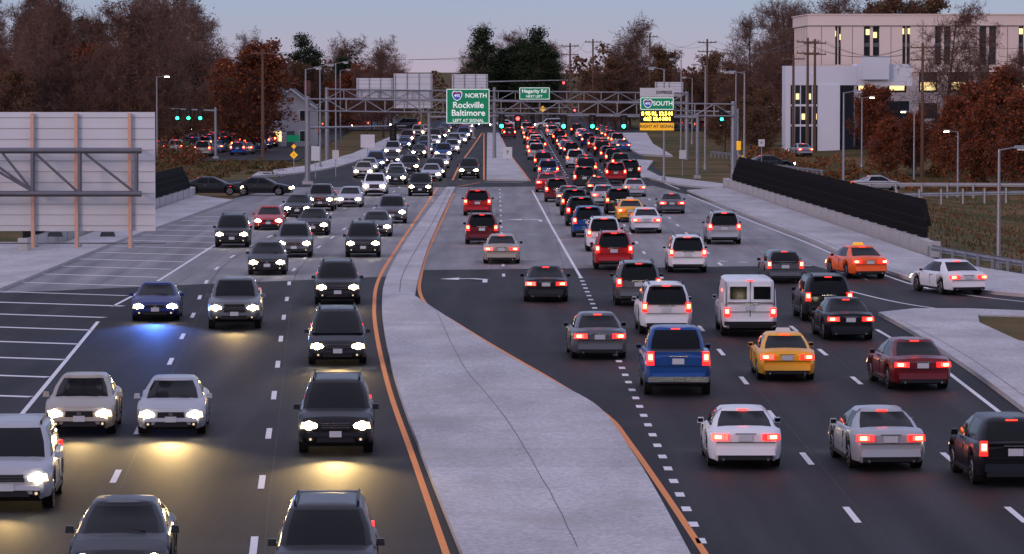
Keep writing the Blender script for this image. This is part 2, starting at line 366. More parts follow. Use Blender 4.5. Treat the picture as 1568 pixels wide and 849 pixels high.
def vehicle(kind):
    s=SPEC[kind]; m=MB(); PT=PAINT0
    m.mi(PT)
    L_,W,H,zb,r=s['L'],s['W'],s['H'],s['zb'],s['r']; ar=r+.07
    yst=set()
    n=26
    for i in range(n+1): yst.add(round(-L_/2+L_*i/n,3))
    for e in(.03,.09,.18): yst.add(round(-L_/2+e,3)); yst.add(round(L_/2-e,3))
    for wy in s['wy']:
        for k in range(13):
            a=math.pi*k/12; yst.add(round(wy+ar*math.cos(a)*.999,3))
    yst=sorted(yst); rings=[]
    for y in yst:
        t=abs(y)/(L_/2); w=W/2
        if t>.72: w*=1-.17*((t-.72)/.28)**2.6
        zt=lerp(s['top'],y); zl=zb
        if t>.96: zl=zb+.12*(t-.96)/.04
        for wy in s['wy']:
            dy=y-wy
            if abs(dy)<ar: zl=max(zl,r+math.sqrt(max(0,ar*ar-dy*dy)))
        zl=min(zl,zt-.12); hh=zt-zl
        rings.append([(0,zl),(.84*w,zl),(.955*w,zl+min(.05,hh*.1)),(.995*w,zl+.3*hh),(w,zl+.55*hh),(.975*w,zl+.8*hh),(.93*w,zt-.05),(.87*w,zt-.012),(.5*w,zt+.02),(0,zt+.03)])
    k=len(rings[0]); base=len(m.v)
    for y,rg in zip(yst,rings):
        for x,z in rg: m.v.append((x,y,z))
        for x,z in rg: m.v.append((-x,y,z))
    for i in range(len(yst)-1):
        for j in range(k-1):
            a=base+i*2*k+j; b=a+2*k
            bm=M_TIRE if j==0 else PT
            m.f.append((a,a+1,b+1,b)); m.m.append(m.mi(bm))
            a+=k;b+=k
            m.f.append((b,b+1,a+1,a)); m.m.append(m.mi(bm))
    for i,fl in((0,0),(len(yst)-1,1)):
        o=base+i*2*k
        poly=[o+j for j in range(k)]+[o+k+j for j in range(k-1,-1,-1)]
        poly=poly[:k]+poly[k+1:-1]
        m.f.append(tuple(poly if fl==0 else poly[::-1])); m.m.append(0)
    (br,bf),(rr,rf)=s['belt'],s['roof']; hb,hr=s['hw']; zb_=s['zbelt']; ze=H-.09
    bl=.12
    def ring(yr,yf,hw,yb,yc,bu):
        return [(0,yf+bu),(.45*hw,yf+bu*.85),(.86*hw,yf+bu*.1),(.97*hw,yf-.06),(hw,yf-.14),(hw*1.01,yb+.05),(hw*1.01,yb-.05),(hw,yc),(hw*.975,yr+.1),(.86*hw,yr),(.45*hw,yr-bl*.4),(0,yr-bl*.5)]
    r0=ring(br,bf,hb,s['B'][0],s['C'][0],.14)
    r1=ring(rr,rf,hr,s['B'][1],s['C'][1],.1)
    rm=[((a[0]*.45+b[0]*.55)+(.035 if a[0]>.01 else 0)*min(1,a[0]/hb), a[1]*.47+b[1]*.53+(.03 if i<3 else (-.03 if i>8 else 0))) for i,(a,b) in enumerate(zip(r0,r1))]
    r2=[(x*.86,(y-(rr+rf)/2)*.93+(rr+rf)/2) for x,y in r1]
    r3=[(x*.45,(y-(rr+rf)/2)*.6+(rr+rf)/2) for x,y in r1]
    levels=[(r0,zb_),(rm,zb_+(ze-zb_)*.55),(r1,ze),(r2,H-.025),(r3,H)]
    n=len(r0); base=len(m.v)
    for rg,z in levels:
        for x,y in rg: m.v.append((x,y,z))
        for x,y in rg: m.v.append((-x,y,z))
    glass={0,1,4,6,9,10}
    if s.get('van'): glass={0,1,4}
    for li in range(4):
        for j in range(n-1):
            mt=M_GLASS if (li<2 and j in glass) else PT
            if li<2 and j==5: mt=M_BLACK
            if li<2 and j==7 and kind in('suv','minivan') : mt=M_GLASS
            a=base+li*2*n+j; b=a+2*n
            m.f.append((a,b,b+1,a+1)); m.m.append(m.mi(mt))
            a+=n;b+=n
            m.f.append((a+1,b+1,b,a)); m.m.append(m.mi(mt))
    a=base+4*2*n
    m.f.append(tuple([a+j for j in range(n)][::-1]+[a+n+j for j in range(1,n-1)])); m.m.append(0)
    m.box((0,0,(zb+.55)/2+.02),(W*.74,L_*.9,.42),M_TIRE)
    for wy in s['wy']:
        for sx in(-1,1):
            x0=sx*(W/2-.02); x1=sx*(W/2-.25)
            m.tube((x1,wy,r),(x0,wy,r),r,r,M_TIRE,20)
            m.tube((x0,wy,r),(x0+sx*.012,wy,r),r*.66,r*.62,M_RIM,14)
            m.tube((x0+sx*.012,wy,r),(x0+sx*.02,wy,r),r*.16,r*.14,M_TIRE,8)
            for q in range(5):
                a=q*1.2566; m.box((x0+sx*.014,wy+math.cos(a)*r*.42,r+math.sin(a)*r*.42),(.01,.09,.09),M_TIRE)
    yF,yR=L_/2,-L_/2; zt=s['top']; zf=lerp(zt,yF-.12); zr=lerp(zt,yR+.05)
    hl=zf-.1 if kind not in('pickup_truck','suv','cargo_van') else zf-.14
    gh=.14 if kind!='pickup_truck' else .3
    m.box((0,yF-.03,hl-.02),(W*.40,.10,gh),M_BLACK,0,.92)
    m.box((0,yF+.012,hl+gh/2-.01),(W*.40,.03,.02),M_CHROME)
    if kind in('suv','pickup_truck','minivan'):
        for dz in(.01,-.05): m.box((0,yF+.018,hl+dz),(W*.38,.025,.014),M_CHROME)
    else: m.box((0,yF+.02,hl),(.11,.02,.08),M_CHROME)
    m.box((0,yF-.02,zb+.13),(W*.52,.10,.13),M_BLACK,0,.85)
    m.box((0,yF+.01,zb+.26),(W*.76,.10,.10),PT,0,.96,.6)
    m.box((0,yF+.065,zb+.27),(.3,.02,.15),M_PLATE)
    for sx in(-1,1):
        m.box((sx*W*.35,yF-.11,hl),(W*.20,.26,.15),M_LENS,sx*-.32,.88,.6)
        m.tube((sx*W*.35,yF-.06,hl),(sx*W*.35,yF+.035,hl),.11,.11,M_HEAD,12)
        m.tube((sx*W*.265,yF-.06,hl-.01),(sx*W*.265,yF+.015,hl-.01),.05,.05,M_HEAD,10)
        m.box((sx*W*.33,yF-.02,zb+.14),(.16,.10,.10),M_BLACK)
        m.tube((sx*W*.33,yF-.02,zb+.14),(sx*W*.33,yF+.04,zb+.14),.035,.035,M_FOG,8)
        m.box((sx*(W/2+.05),bf-.42,zb_+.04),(.17,.12,.13),PT,0,.8,.8)
        m.box((sx*(W/2+.06),bf-.485,zb_+.04),(.13,.015,.09),M_GLASS)
        for yy in(s['B'][0],bf-.15,s['C'][0]+.1):
            m.box((sx*(W/2*.99),yy,zb+.42),(.03,.012,.40),M_BLACK)
        m.box((sx*(W/2+.0),s['B'][0]-.22,zb_-.12),(.05,.18,.03),M_CHROME)
        m.box((sx*(W/2-.03),0,zb+.06),(.07,s['wy'][1]-s['wy'][0]-2*ar,.08),M_BLACK)
    m.box((0,yR-.01,zb+.24),(W*.80,.14,.17),PT,0,.97,.6)
    m.box((0,yR-.00,zb+.10),(W*.74,.14,.12),M_BLACK)
    if s['tl']=='h':
        tz=zr-.12
        m.box((0,yR-.01,tz-.02),(.34,.06,.15),M_PLATE)
        for sx in(-1,1):
            m.box((sx*W*.335,yR+.06,tz+.01),(W*.24,.22,.15),M_LRED,sx*.3,.95,.8)
            m.box((sx*W*.36,yR-.03,tz+.01),(W*.15,.06,.11),M_TAIL,sx*.22)
            m.box((sx*W*.37,yR-.055,tz+.01),(.15,.03,.075),M_TAILH,sx*.2)
            m.tube((sx*W*.3,yR-.12,zb+.06),(sx*W*.3,yR+.1,zb+.06),.035,.035,M_CHROME,8)
        m.box((0,yR-.02,tz-.12),(W*.8,.05,.012),M_BLACK)
        m.box((0,yR-.008,tz+.085),(.5,.03,.02),M_CHROME)
    else:
        tz=zr-.12 if kind!='cargo_van' else .9
        hh=.32 if kind!='pickup_truck' else .38
        m.box((0,yR-.012,zr-.2),(.34,.06,.16),M_PLATE)
        for sx in(-1,1):
            m.box((sx*W*.405,yR+.05,tz),(W*.11,.20,hh),M_LRED,sx*.22,.85)
            m.box((sx*W*.41,yR-.035,tz+.03),(W*.085,.06,hh*.6),M_TAIL,sx*.15)
            m.box((sx*W*.41,yR-.06,tz+.04),(.10,.03,.13),M_TAILH,sx*.15)
        m.box((0,yR-.02,zr-.33),(W*.74,.05,.012),M_BLACK)
        m.box((0,yR-.03,zr-.06),(.55,.04,.03),M_CHROME)
        if kind!='pickup_truck': m.box((0,yR+.0,zr-.005),(W*.8,.1,.03),M_BLACK)
    yb=rr-.06; m.box((0,yb+.02,ze+.035),(.26,.05,.025),M_HIGH)
    if kind=='suv': m.box((0,rr-.08,ze+.06),(W*.60,.22,.025),PT)
    if s.get('rails'):
        for sx in(-1,1): m.tube((sx*hr*.86,rf-.2,H+.035),(sx*hr*.86,rr+.25,H+.035),.02,.02,M_BLACK,6); m.box((sx*hr*.86,rf-.2,H),(.04,.1,.08),M_BLACK); m.box((sx*hr*.86,rr+.25,H),(.04,.1,.08),M_BLACK)
    if s.get('bed'):
        m.box((0,(yR+br)/2+.02,lerp(zt,-1.8)+.03),(W*.80,br-yR-.28,.03),M_BLACK)
        for sx in(-1,1): m.box((sx*W*.43,(yR+br)/2,lerp(zt,-1.8)+.03),(W*.07,br-yR-.15,.07),PT)
        m.box((0,yR+.07,lerp(zt,-1.8)+.02),(W*.84,.07,.09),PT)
        m.box((0,yR-.06,zb+.16),(W*.9,.16,.15),M_CHROME)
    if s.get('van'):
        zc=zb_+.40
        for sx in(-1,1):
            m.box((sx*.42,(br+rr)/2-.075,zc),(.60,.03,.46),M_GLASS)
            m.box((sx*.86,(br+rr)/2-.06,zc-.05),(.03,.04,.9),M_BLACK)
        m.box((0,(br+rr)/2-.07,zc-.2),(.02,.045,1.3),M_BLACK)
        m.box((0,yR-.05,zb+.2),(W*.92,.16,.14),M_BLACK)
    m.tube((-.45,bf+.02,zb_+.06),(.05,bf-.12,zb_+.12),.012,.012,M_BLACK,4)
    return m.mesh(kind,38)
VM={k:vehicle(k) for k in SPEC}
COL={'white':(.72,.72,.75),'silver':(.38,.39,.42),'grey':(.10,.105,.12),'dark':(.014,.015,.019),'black':(.006,.006,.008),'red':(.42,.006,.010),
 'maroon':(.14,.006,.012),'blue':(.006,.06,.24),'navy':(.008,.02,.13),'beige':(.36,.32,.26),'yellow':(.88,.40,.015),'orange':(.90,.12,.012),'green':(.02,.07,.045)}
PM={}
for c,v in COL.items():
    met=.0 if c in('white','yellow','orange','black','red','dark') else .3
    PM[c]=solid('car_paint_'+c,v,.35,met,.05,1,coat=.15 if c in('dark','black','navy') else .35,spec=.2 if c in('dark','black') else .3)
placed=[]
NM={'coupe':'coupe_car','sedan':'sedan_car','hatchback':'hatchback_car','suv':'suv_car','minivan':'minivan','pickup_truck':'pickup_truck','cargo_van':'cargo_van'}
def put(kind,col,x,y,th=0,oncoming=False,name=None,z=0.0):
    o=inst(name or NM[kind],VM[kind],(x,y,z),math.radians(th)+(math.pi if oncoming else 0))
    s=.97+.06*R.random(); o.scale=(s,s,s*R.uniform(.97,1.03))
    o.material_slots[0].link='OBJECT'; o.material_slots[0].material=PM[col]
    placed.append((x,y)); return o
def car(px,py,kind,col,th=0,onc=False,name=None,lamp=0,lc=(1,.78,.45)):
    p=P(px,py); d=Vector((-math.sin(math.radians(th)),math.cos(math.radians(th)),0)); c=p+d*(SPEC[kind]['L']/2-.2)
    o=put(kind,col,c.x,c.y,th,onc,name)
    if lamp:
        ld=bpy.data.lights.new('headlight_beam','SPOT'); ld.energy=lamp; ld.color=lc; ld.spot_size=math.radians(58); ld.spot_blend=1; ld.shadow_soft_size=.25
        lo=bpy.data.objects.new('headlight_beam',ld); scene.collection.objects.link(lo); lo.parent=o
        lo.location=(0,SPEC[kind]['L']/2+.1,.8); lo.rotation_euler=(math.radians(84),0,0)
    return o
T=2.8
O=[(12,783,'suv','silver',T,700),(122,668,'sedan','beige',T,900),(262,668,'sedan','silver',T,2900),(514,697,'suv','black',T-1,3000),
 (182,905,'sedan','dark',T,0),(498,936,'suv','dark',T-1,0),(238,492,'coupe','navy',T,3400),(359,505,'pickup_truck','grey',T,900),(517,560,'minivan','dark',T,1100),
 (517,467,'suv','dark',T,900),(409,422,'sedan','dark',2,0),(450,395,'suv','grey',2,0),(355,380,'suv','dark',2,0),(556,395,'suv','dark',2,0),(576,363,'sedan','grey',1,0),
 (411,353,'sedan','red',1,0),(479,361,'sedan','dark',1,0),(600,343,'suv','grey',1,0),(455,333,'sedan','dark',0,0),(490,324,'pickup_truck','grey',0,0),(535,318,'sedan','silver',0,0),
 (573,301,'pickup_truck','white',0,0),(643,301,'suv','black',0,0),(660,278,'sedan','silver',0,0),(606,283,'sedan','dark',0,0),(627,267,'suv','dark',0,0),(718,274,'suv','black',0,0),(600,254,'sedan','dark',0,0)]
for px,py,k,c,th,lp in O:
    blue=(px==238)
    car(px,py,k,c,th,True,lamp=lp*.5,lc=(.08,.22,1) if blue else (1,.66,.25))
A_=[(731,331,'suv','red',0),(738,375,'suv','maroon',0),(768,405,'sedan','beige',0),(836,463,'sedan','dark',0),(918,551,'sedan','grey',2),(1038,607,'pickup_truck','blue',0),
 (1141,718,'coupe','white',0),(1362,721,'coupe','silver',4),(1552,745,'hatchback','black',3),(1148,516,'cargo_van','white',0),(1020,513,'suv','white',1),(978,469,'suv','grey',0),
 (940,413,'suv','red',0),(925,386,'suv','white',0),(1053,418,'suv','white',0),(1109,375,'suv','silver',0),(990,358,'sedan','white',0),(1029,328,'sedan','grey',0),(1202,434,'hatchback','grey',2),
 (1480,452,'sedan','white',15),(1268,493,'suv','dark',2),(1302,522,'sedan','black',3),(1411,598,'sedan','maroon',5),
 (901,364,'suv','blue',0),(890,347,'suv','dark',0),(880,331,'suv','dark',0),(871,317,'sedan','grey',0),(853,310,'suv','maroon',0),(838,295,'sedan','red',0),
 (948,329,'suv','dark',0),(972,302,'sedan','silver',0),(925,316,'sedan','silver',0),(917,300,'sedan','dark',0),(895,290,'suv','dark',0),(943,281,'suv','red',0)]
for px,py,k,c,th in A_: car(px,py,k,c,th)
def taxi(px,py,col,th):
    o=car(px,py,'sedan',col,th,name='taxi_cab')
    m=MB(); m.box((0,-.3,1.50),(.5,.22,.14),M_WSIGN if col=='yellow' else M_YSIGN,0,.8,.6); c=m.obj('roof_sign',parent=o)
taxi(1205,584,'yellow',0); taxi(1331,427,'orange',11); taxi(966,341,'yellow',0)
pal=['white','silver','grey','dark','black','red','maroon','silver','dark','beige','navy','red','blue','dark','green']
kinds=['sedan','suv','sedan','suv','minivan','hatchback','coupe','pickup_truck']
def lane(x0,x1,ya,yb,gap,onc,fill=1.0,th=0):
    y=ya
    while y<yb:
        x=x0+(x1-x0)*(y-ya)/(yb-ya)+R.uniform(-.35,.35)
        if R.random()<fill and all(abs(x-a)>2.3 or abs(y-b)>6.3 for a,b in placed):
            put(R.choice(kinds),R.choice(pal),x,y,th,onc)
        y+=gap*R.uniform(.65,1.8)
lane(3.3,2.3,322,640,13,False); lane(6.7,6.0,335,640,15,False,.95); lane(10.2,9.8,345,640,17,False,.85); lane(13.3,13.7,470,640,17,False,.8)
lane(-7.2,-7,352,630,20,True,.8); lane(-10.4,-10.2,352,630,17,True,.85); lane(-13.6,-13.4,352,630,19,True,.7)
lane(-.5,-1,560,630,12,False,1)
for i,xx in enumerate((-42,-38.4,-34.8,-31.2)): lane(xx,xx+1.5,440+8*(i%2),600,9,False,.97)
for px,py,rz in((322,300,-88),(400,300,-95)):
    p=P(px,py); o=put('sedan','dark',p.x,p.y+1,rz)
for px,py,rz in((258,222,20),(283,206,15),(340,196,60),(1345,268,-80),(1178,258,-70),(1226,236,10)):
    p=P(px,py); put('sedan',R.choice(['silver','dark','grey']),p.x,p.y,rz,px<400,z=hgt(p.x,p.y)+.02)
for i in range(16):
    put(R.choice(kinds),R.choice(pal),R.uniform(-70,60),R.choice((648,660)),90,R.random()<.5)
# ---------------------------------------------------------------- sign text
def text(body,loc,size,mat,parent,align='CENTER',ex=0):
    cu=bpy.data.curves.new('lettering','FONT'); cu.body=body; cu.size=size; cu.align_x=align; cu.align_y='CENTER'; cu.offset=size*.018
    ob=bpy.data.objects.new('lettering_tmp',cu); scene.collection.objects.link(ob)
    dg=bpy.context.evaluated_depsgraph_get(); me=bpy.data.meshes.new_from_object(ob.evaluated_get(dg))
    bpy.data.objects.remove(ob)
    me.materials.clear(); me.materials.append(mat)
    o=bpy.data.objects.new('lettering',me); scene.collection.objects.link(o); o.location=loc; o.rotation_euler=(math.pi/2,0,0); o.parent=parent
    return o
def panel(m,px0,py0,px1,py1,d,mat,th=.08,border=None):
    a=Q(px0,py0,d); b=Q(px1,py1,d)
    c=((a.x+b.x)/2,d+th/2,(a.z+b.z)/2); sz=(abs(b.x-a.x),th,abs(a.z-b.z)); m.box(c,sz,mat)
    if border:
        y=d-.006; x0,x1,z1,z0=a.x+.06,b.x-.06,a.z-.06,b.z+.06; w=.06
        for q in(((x0+x1)/2,z1,x1-x0,w),((x0+x1)/2,z0,x1-x0,w)): m.box((q[0],y,q[1]),(q[2],.012,q[3]),border)
        for q in((x0,(z0+z1)/2,w,z1-z0-w),(x1,(z0+z1)/2,w,z1-z0-w)): m.box((q[0],y,q[1]),(q[2],.012,q[3]),border)
    return a,b
M_SHR=solid('shield_red',(.4,.02,.03),.5)
def shield(m,cx,y,cz,w):
    pts=[(-.5,.35),(-.3,.5),(0,.42),(.3,.5),(.5,.35),(.5,0),(.3,-.35),(0,-.52),(-.3,-.35),(-.5,0)]
    m.face([(cx+x*w,y,cz+z*w) for x,z in pts][::-1],M_SWHITE)
    m.face([(cx+x*w*.86,y-.004,cz+z*w*.84) for x,z in pts][::-1],M_BLUE)
    m.face([(cx+x*w,y-.007,cz+z*w) for x,z in((-.42,.33),(.42,.33),(.42,.2),(-.42,.2))],M_SHR)
def truss(m,a,b,hh,dep,mat,r=.07,step=2.0):
    n=max(2,int((b-a).length/step)); c=[]
    for oy in(0,dep):
        for oz in(0,-hh):
            m.tube(a+Vector((0,oy,oz)),b+Vector((0,oy,oz)),r,r,mat,6)
    for i in range(n+1):
        p=a+(b-a)*(i/n)
        for oy in(0,dep): m.tube(p+Vector((0,oy,0)),p+Vector((0,oy,-hh)),r*.6,r*.6,mat,5)
        for oz in(0,-hh): m.tube(p+Vector((0,0,oz)),p+Vector((0,dep,oz)),r*.5,r*.5,mat,5)
        if i<n:
            q=a+(b-a)*((i+1)/n)
            for oy in(0,dep):
                if i%2: m.tube(p+Vector((0,oy,0)),q+Vector((0,oy,-hh)),r*.6,r*.6,mat,5)
                else: m.tube(p+Vector((0,oy,-hh)),q+Vector((0,oy,0)),r*.6,r*.6,mat,5)
D=330
m=MB(); a=Q(470,152,D);b=Q(1124,160,D)
truss(m,a+Vector((0,.4,0)),b+Vector((0,.4,0)),1.0,1.0,M_STEEL,.06,1.6)
for q,s_ in((a,0),(b,0)):
    m.tube((q.x,D+.9,-.1),(q.x,D+.9,q.z+.25),.24,.2,M_STEEL,12); m.box((q.x,D+.9,.1),(.9,.9,.3),M_KERB)
m.obj('overhead_sign_gantry',40)
m=MB(); A0,B0=panel(m,683,136,750,190,D-.1,M_GREEN,.08,M_SWHITE)
shield(m,Q(700,147,D).x,D-.12,Q(700,147,D).z,.85)
for px in(695,717,738):
    q=Q(px,133,D); q2=Q(px,193,D); m.box((q.x,D+.1,(q.z+q2.z)/2),(.08,.2,q.z-q2.z),M_STEEL)
sg=m.obj('highway_direction_sign'); T_=lambda px,py,b,s,mat,par,d: text(b,(Q(px,py,d).x,d-.13,Q(px,py,d).z),s,mat,par)
T_(729,147,'NORTH',.52,M_SWHITE,sg,D); T_(717,161.5,'Rockville',.72,M_SWHITE,sg,D); T_(717,173.5,'Baltimore',.72,M_SWHITE,sg,D); T_(700,147,'495',.34,M_SWHITE,sg,D); 
T_(717,185,'LEFT AT SIGNAL',.36,M_SWHITE,sg,D)
m=MB(); panel(m,980,149,1032,169,D-.1,M_GREEN,.08,M_SWHITE); panel(m,980,135,1032,148.5,D-.1,M_WSIGN,.08); panel(m,980,169.5,1032,188,D-.14,M_BLACK,.3); panel(m,980,188.5,1032,200,D-.1,M_YSIGN,.08)
shield(m,Q(992,159,D).x,D-.12,Q(992,159,D).z,.75)
sg=m.obj('express_lane_sign')
T_(1017,142,'EXPRESS',.36,M_BLACK,sg,D); T_(1015,159,'SOUTH',.5,M_SWHITE,sg,D); T_(992,159,'495',.3,M_SWHITE,sg,D)
for i,tx in enumerate(('8 95 RL 12.5 M','66E 15.4 MN')):
    T_(1006,174.5+i*8,tx,.42,M_AMBER,sg,D-.05)
T_(1006,194,'RIGHT AT SIGNAL',.35,M_BLACK,sg,D)
D2_=425
m=MB(); a=Q(500,137,D2_);b=Q(1052,143,D2_); truss(m,a,b,1.0,1.0,M_STEEL,.07,1.8)
for q in(a,b): m.tube((q.x,D2_+.5,-.1),(q.x,D2_+.5,q.z+.2),.24,.2,M_STEEL,12)
q=Q(757,137,D2_); m.tube((q.x,D2_+.5,-.1),(q.x,D2_+.5,q.z+.2),.2,.18,M_STEEL,12)
m.obj('overhead_sign_gantry',40)
def signback(pxs,pys,d,name='sign_back_panel'):
    m=MB(); a,b=panel(m,pxs[0],pys[0],pxs[1],pys[1],d,M_ALU,.06)
    n=max(2,int((b.x-a.x)/1.1))
    for i in range(n+1):
        x=a.x+.15+(b.x-a.x-.3)*i/n; m.box((x,d-.06,(a.z+b.z)/2),(.06,.1,a.z-b.z-.05),M_STEEL)
    for k in range(5):
        z=b.z+(a.z-b.z)*(k+.5)/5; m.box((((a.x+b.x)/2),d-.012,z),(b.x-a.x-.05,.02,.03),M_STEEL)
    return m.obj(name)
signback((546,602),(120,150),D2_+1.2); signback((603,662),(113,166),D2_+1.3); signback((692,747),(114,136),D2_+1.2); signback((1003,1046),(126,148),D2_+1.2)
m=MB(); panel(m,795,134,842,153,D2_-.3,M_GREEN,.08,M_SWHITE); sg=m.obj('street_name_sign'); T_(818,140,'Hegarity Rd',.55,M_SWHITE,sg,D2_-.3); T_(818,148,'NEXT LEFT',.36,M_SWHITE,sg,D2_-.3)
DS=106
m=MB(); a,b=panel(m,-110,172,238,354,DS,M_ALU,.05)
z1,z0=a.z,b.z
for k in range(11):
    z=z0+(z1-z0)*(k+.5)/11; m.box(((a.x+b.x)/2,DS-.008,z),(b.x-a.x-.04,.012,.012),M_STEEL)
px_=[(-85),(-17),50,117,199]
for px in px_:
    x=Q(px,200,DS).x; zt_=z1-.02; zl_=Q(px,380,DS).z
    m.box((x,DS-.14,(zt_+zl_)/2),(.09,.03,zt_-zl_),M_BEAM); m.box((x,DS-.08,(zt_+zl_)/2),(.02,.11,zt_-zl_),M_STEEL)
    m.box((x,DS-.02,(zt_+zl_)/2-.0),(.11,.02,zt_-zl_-.01),M_ALU)
    m.tube((x,DS-.1,zl_+.03),(x,DS+1.1,zl_+.03),.03,.03,M_STEEL,6)
for px in(-17,85,165):
    q=Q(px,360,DS+.9); m.box((q.x,DS+.9,q.z+.02),(.42,.25,.13),M_DSTEEL,0,.8,.8)
m.tube((Q(-110,375,DS).x,DS+.9,Q(0,375,DS).z),(Q(250,374,DS).x,DS+.9,Q(0,375,DS).z),.02,.02,M_STEEL,6)
m.obj('highway_sign_back')
M_TRS=solid('truss_steel',(.16,.16,.19),.5,.5)
m=MB(); dy=DS-.9
def tb(p,q,r): m.tube(Q(*p,dy),Q(*q,dy),r,r,M_TRS,10)
m.tube(Q(-330,231,dy),Q(217,231,dy),.08,.08,M_TRS,10); m.tube(Q(-330,297,dy),Q(217,297,dy),.08,.08,M_TRS,10)
for px in(-120,-52,50,122,209):
    tb((px,231),(px,297),.055); 
    for py in(231,297):
        x=Q(px,py,dy).x; z=Q(px,py,dy).z; m.tube((x,dy,z),(x,DS-.15,z),.035,.035,M_TRS,6)
for p,q in(((-52,235),(50,293)),((-120,293),(-52,235)),((50,293),(4,235)),((54,235),(118,293)),((130,235),(204,293)),((-10,250),(50,293))): tb(p,q,.035)
pp=Q(-330,231,dy); m.tube((pp.x,dy,-.1),(pp.x,dy,pp.z+.3),.28,.24,M_TRS,14); m.box((pp.x,dy,.15),(1.1,1.1,.6),M_KERB)
m.obj('cantilever_sign_truss',40)
# ---------------------------------------------------------------- signals, lamps, poles
def sighead(m,x,y,z,on,s=1.0):
    m.box((x,y,z),(.36*s,.24,1.08*s),M_BLACK)
    m.box((x,y+.13,z),(.6*s,.02,1.35*s),M_BLACK)
    for i,c in enumerate((.34,0,-.34)):
        lit=(i==0 and on=='r') or (i==2 and on=='g')
        mt=(M_SIGR if on=='r' else M_SIGG) if lit else M_OFFL
        rr=.17 if lit else .14
        m.tube((x,y-.12,z+c*s),(x,y-.15,z+c*s),rr*s,rr*s,mt,12)
        m.tube((x,y-.12,z+c*s+.17*s),(x,y-.32,z+c*s+.17*s),.05,.03,M_BLACK,5)
def mast(name,pxpost,pxend,pyarm,d,heads):
    m=MB(); a=Q(pxpost,pyarm,d);b=Q(pxend,pyarm-3,d)
    m.tube((a.x,d,-.1),(a.x,d,a.z+.4),.17,.13,M_STEEL,12); m.tube(a,b,.11,.06,M_STEEL,8); m.box((a.x,d,.05),(.6,.6,.3),M_KERB)
    for px,on in heads:
        q=Q(px,pyarm,d); sighead(m,q.x,d-.25,q.z-.45,on)
    return m.obj(name,40)
mast('traffic_signal',1068,858,180,352,[(863,'g'),(907,'g'),(955,'g')])
mast('traffic_signal',657,800,180,358,[(768,'g'),(793,'r')])
mast('traffic_signal',330,262,170,430,[(272,'g'),(289,'g'),(307,'g')])
mast('traffic_signal',470,622,196,338,[(602,'x')])
mast('traffic_signal',725,870,126,560,[(745,'x'),(863,'r')])
mast('traffic_signal',725,885,168,640,[(880,'r')])
mast('traffic_signal',1130,1010,172,440,[(1105,'g')])
def lamp(px,pytop,d,side=-1,two=False,lit=False):
    m=MB(); q=Q(px,pytop,d); z0=hgt(q.x,d)
    m.tube((q.x,d,z0),(q.x,d,q.z),.11,.06,M_STEEL,8); m.tube((q.x,d,z0),(q.x,d,z0+.5),.19,.17,M_STEEL,8)
    for s in([side,-side] if two else [side]):
        m.tube((q.x,d,q.z-.05),(q.x+s*.9,d,q.z+.12),.04,.03,M_STEEL,6)
        m.box((q.x+s*1.05,d,q.z+.12),(.75,.3,.14),M_STEEL,0,.7,.7); m.box((q.x+s*1.1,d,q.z+.0),(.45,.2,.1),M_LAMPG if lit else M_WSIGN)
    m.obj('street_lamp',40)
for a in((468,106,336,1),(490,101,385,1),(514,97,430,1),(521,108,520,1),(1140,112,330,-1),(1292,142,300,1),(1530,229,190,1),(1080,101,385,-1),(1043,92,450,-1),(1017,106,336,-1),(1127,112,430,-1),(1060,120,520,-1),(645,120,560,1)): lamp(*a)
for a in((240,118,420,1),(1400,172,395,-1),(1467,202,370,-1),(1320,150,430,1)): lamp(*a,lit=True)
poles=[]
def upole(px,pytop,d,arms=1):
    m=MB(); q=Q(px,pytop,d); z0=hgt(q.x,d)-.2
    m.tube((q.x,d,z0),(q.x,d,q.z),.2,.13,M_WOOD,8)
    for k in range(arms):
        z=q.z-.5-k*1.3; m.box((q.x,d-.15,z),(2.6,.12,.14),M_WOOD)
        for t in(-1.2,-.6,.6,1.2): m.tube((q.x+t,d-.15,z+.05),(q.x+t,d-.15,z+.28),.05,.03,M_DSTEEL,6)
    m.obj('utility_pole',40); poles.append(Vector((q.x,d,q.z-.3)))
for a in((402,75,430),(873,66,600,2),(908,60,640,1),(995,52,650,1),(1083,60,560,2),(1237,58,455,2),(1248,60,460,2),(1413,66,415,2),(1262,75,600,1),(927,110,700,1),(781,98,700,2),(1215,84,455,1)): upole(*a)
w=MB()
def wire(a,b,sag=1.5):
    pr=None
    for i in range(17):
        t=i/16; p=a+(b-a)*t-Vector((0,0,sag*4*t*(1-t)))
        if pr: w.tube(pr,p,.022,.022,M_BLACK,3,False)
        pr=p
for i,j in((1,2),(2,3),(3,4),(4,5),(5,7),(7,6),(1,10),(0,1)):
    for o in(-1.2,1.2): wire(poles[i]+Vector((o,-.15,0)),poles[j]+Vector((o,-.15,0)))
for dz,zz in((-.5,12),(-2,9),(-3,7)): wire(poles[0]+Vector((0,0,dz)),Vector((-120,400,zz)),2)
wire(poles[7]+Vector((0,0,0)),Vector((120,400,15)),1.5); wire(poles[7]+Vector((0,0,-1.3)),Vector((120,400,13)),1.5)
w.obj('overhead_wires')
def roadsign(name,px,pybase,d,z,shape,w_,h_,mat,txt=None):
    m=MB(); q=Q(px,pybase,d); x=q.x; z0=hgt(x,d)
    m.tube((x,d+.04,z0),(x,d+.04,z+h_/2),.04,.04,M_STEEL,6)
    if shape=='d':
        r=w_*.7; m.face([(x,d,z-r),(x+r,d,z),(x,d,z+r),(x-r,d,z)],mat); m.face([(x,d+.02,z-r),(x-r,d+.02,z),(x,d+.02,z+r),(x+r,d+.02,z)],M_ALU)
    else: m.box((x,d,z),(w_,.03,h_),mat)
    o=m.obj(name)
    if txt: text(txt,(x,d-.03,z),h_*.45,M_BLACK if mat!=M_GREEN else M_SWHITE,o)
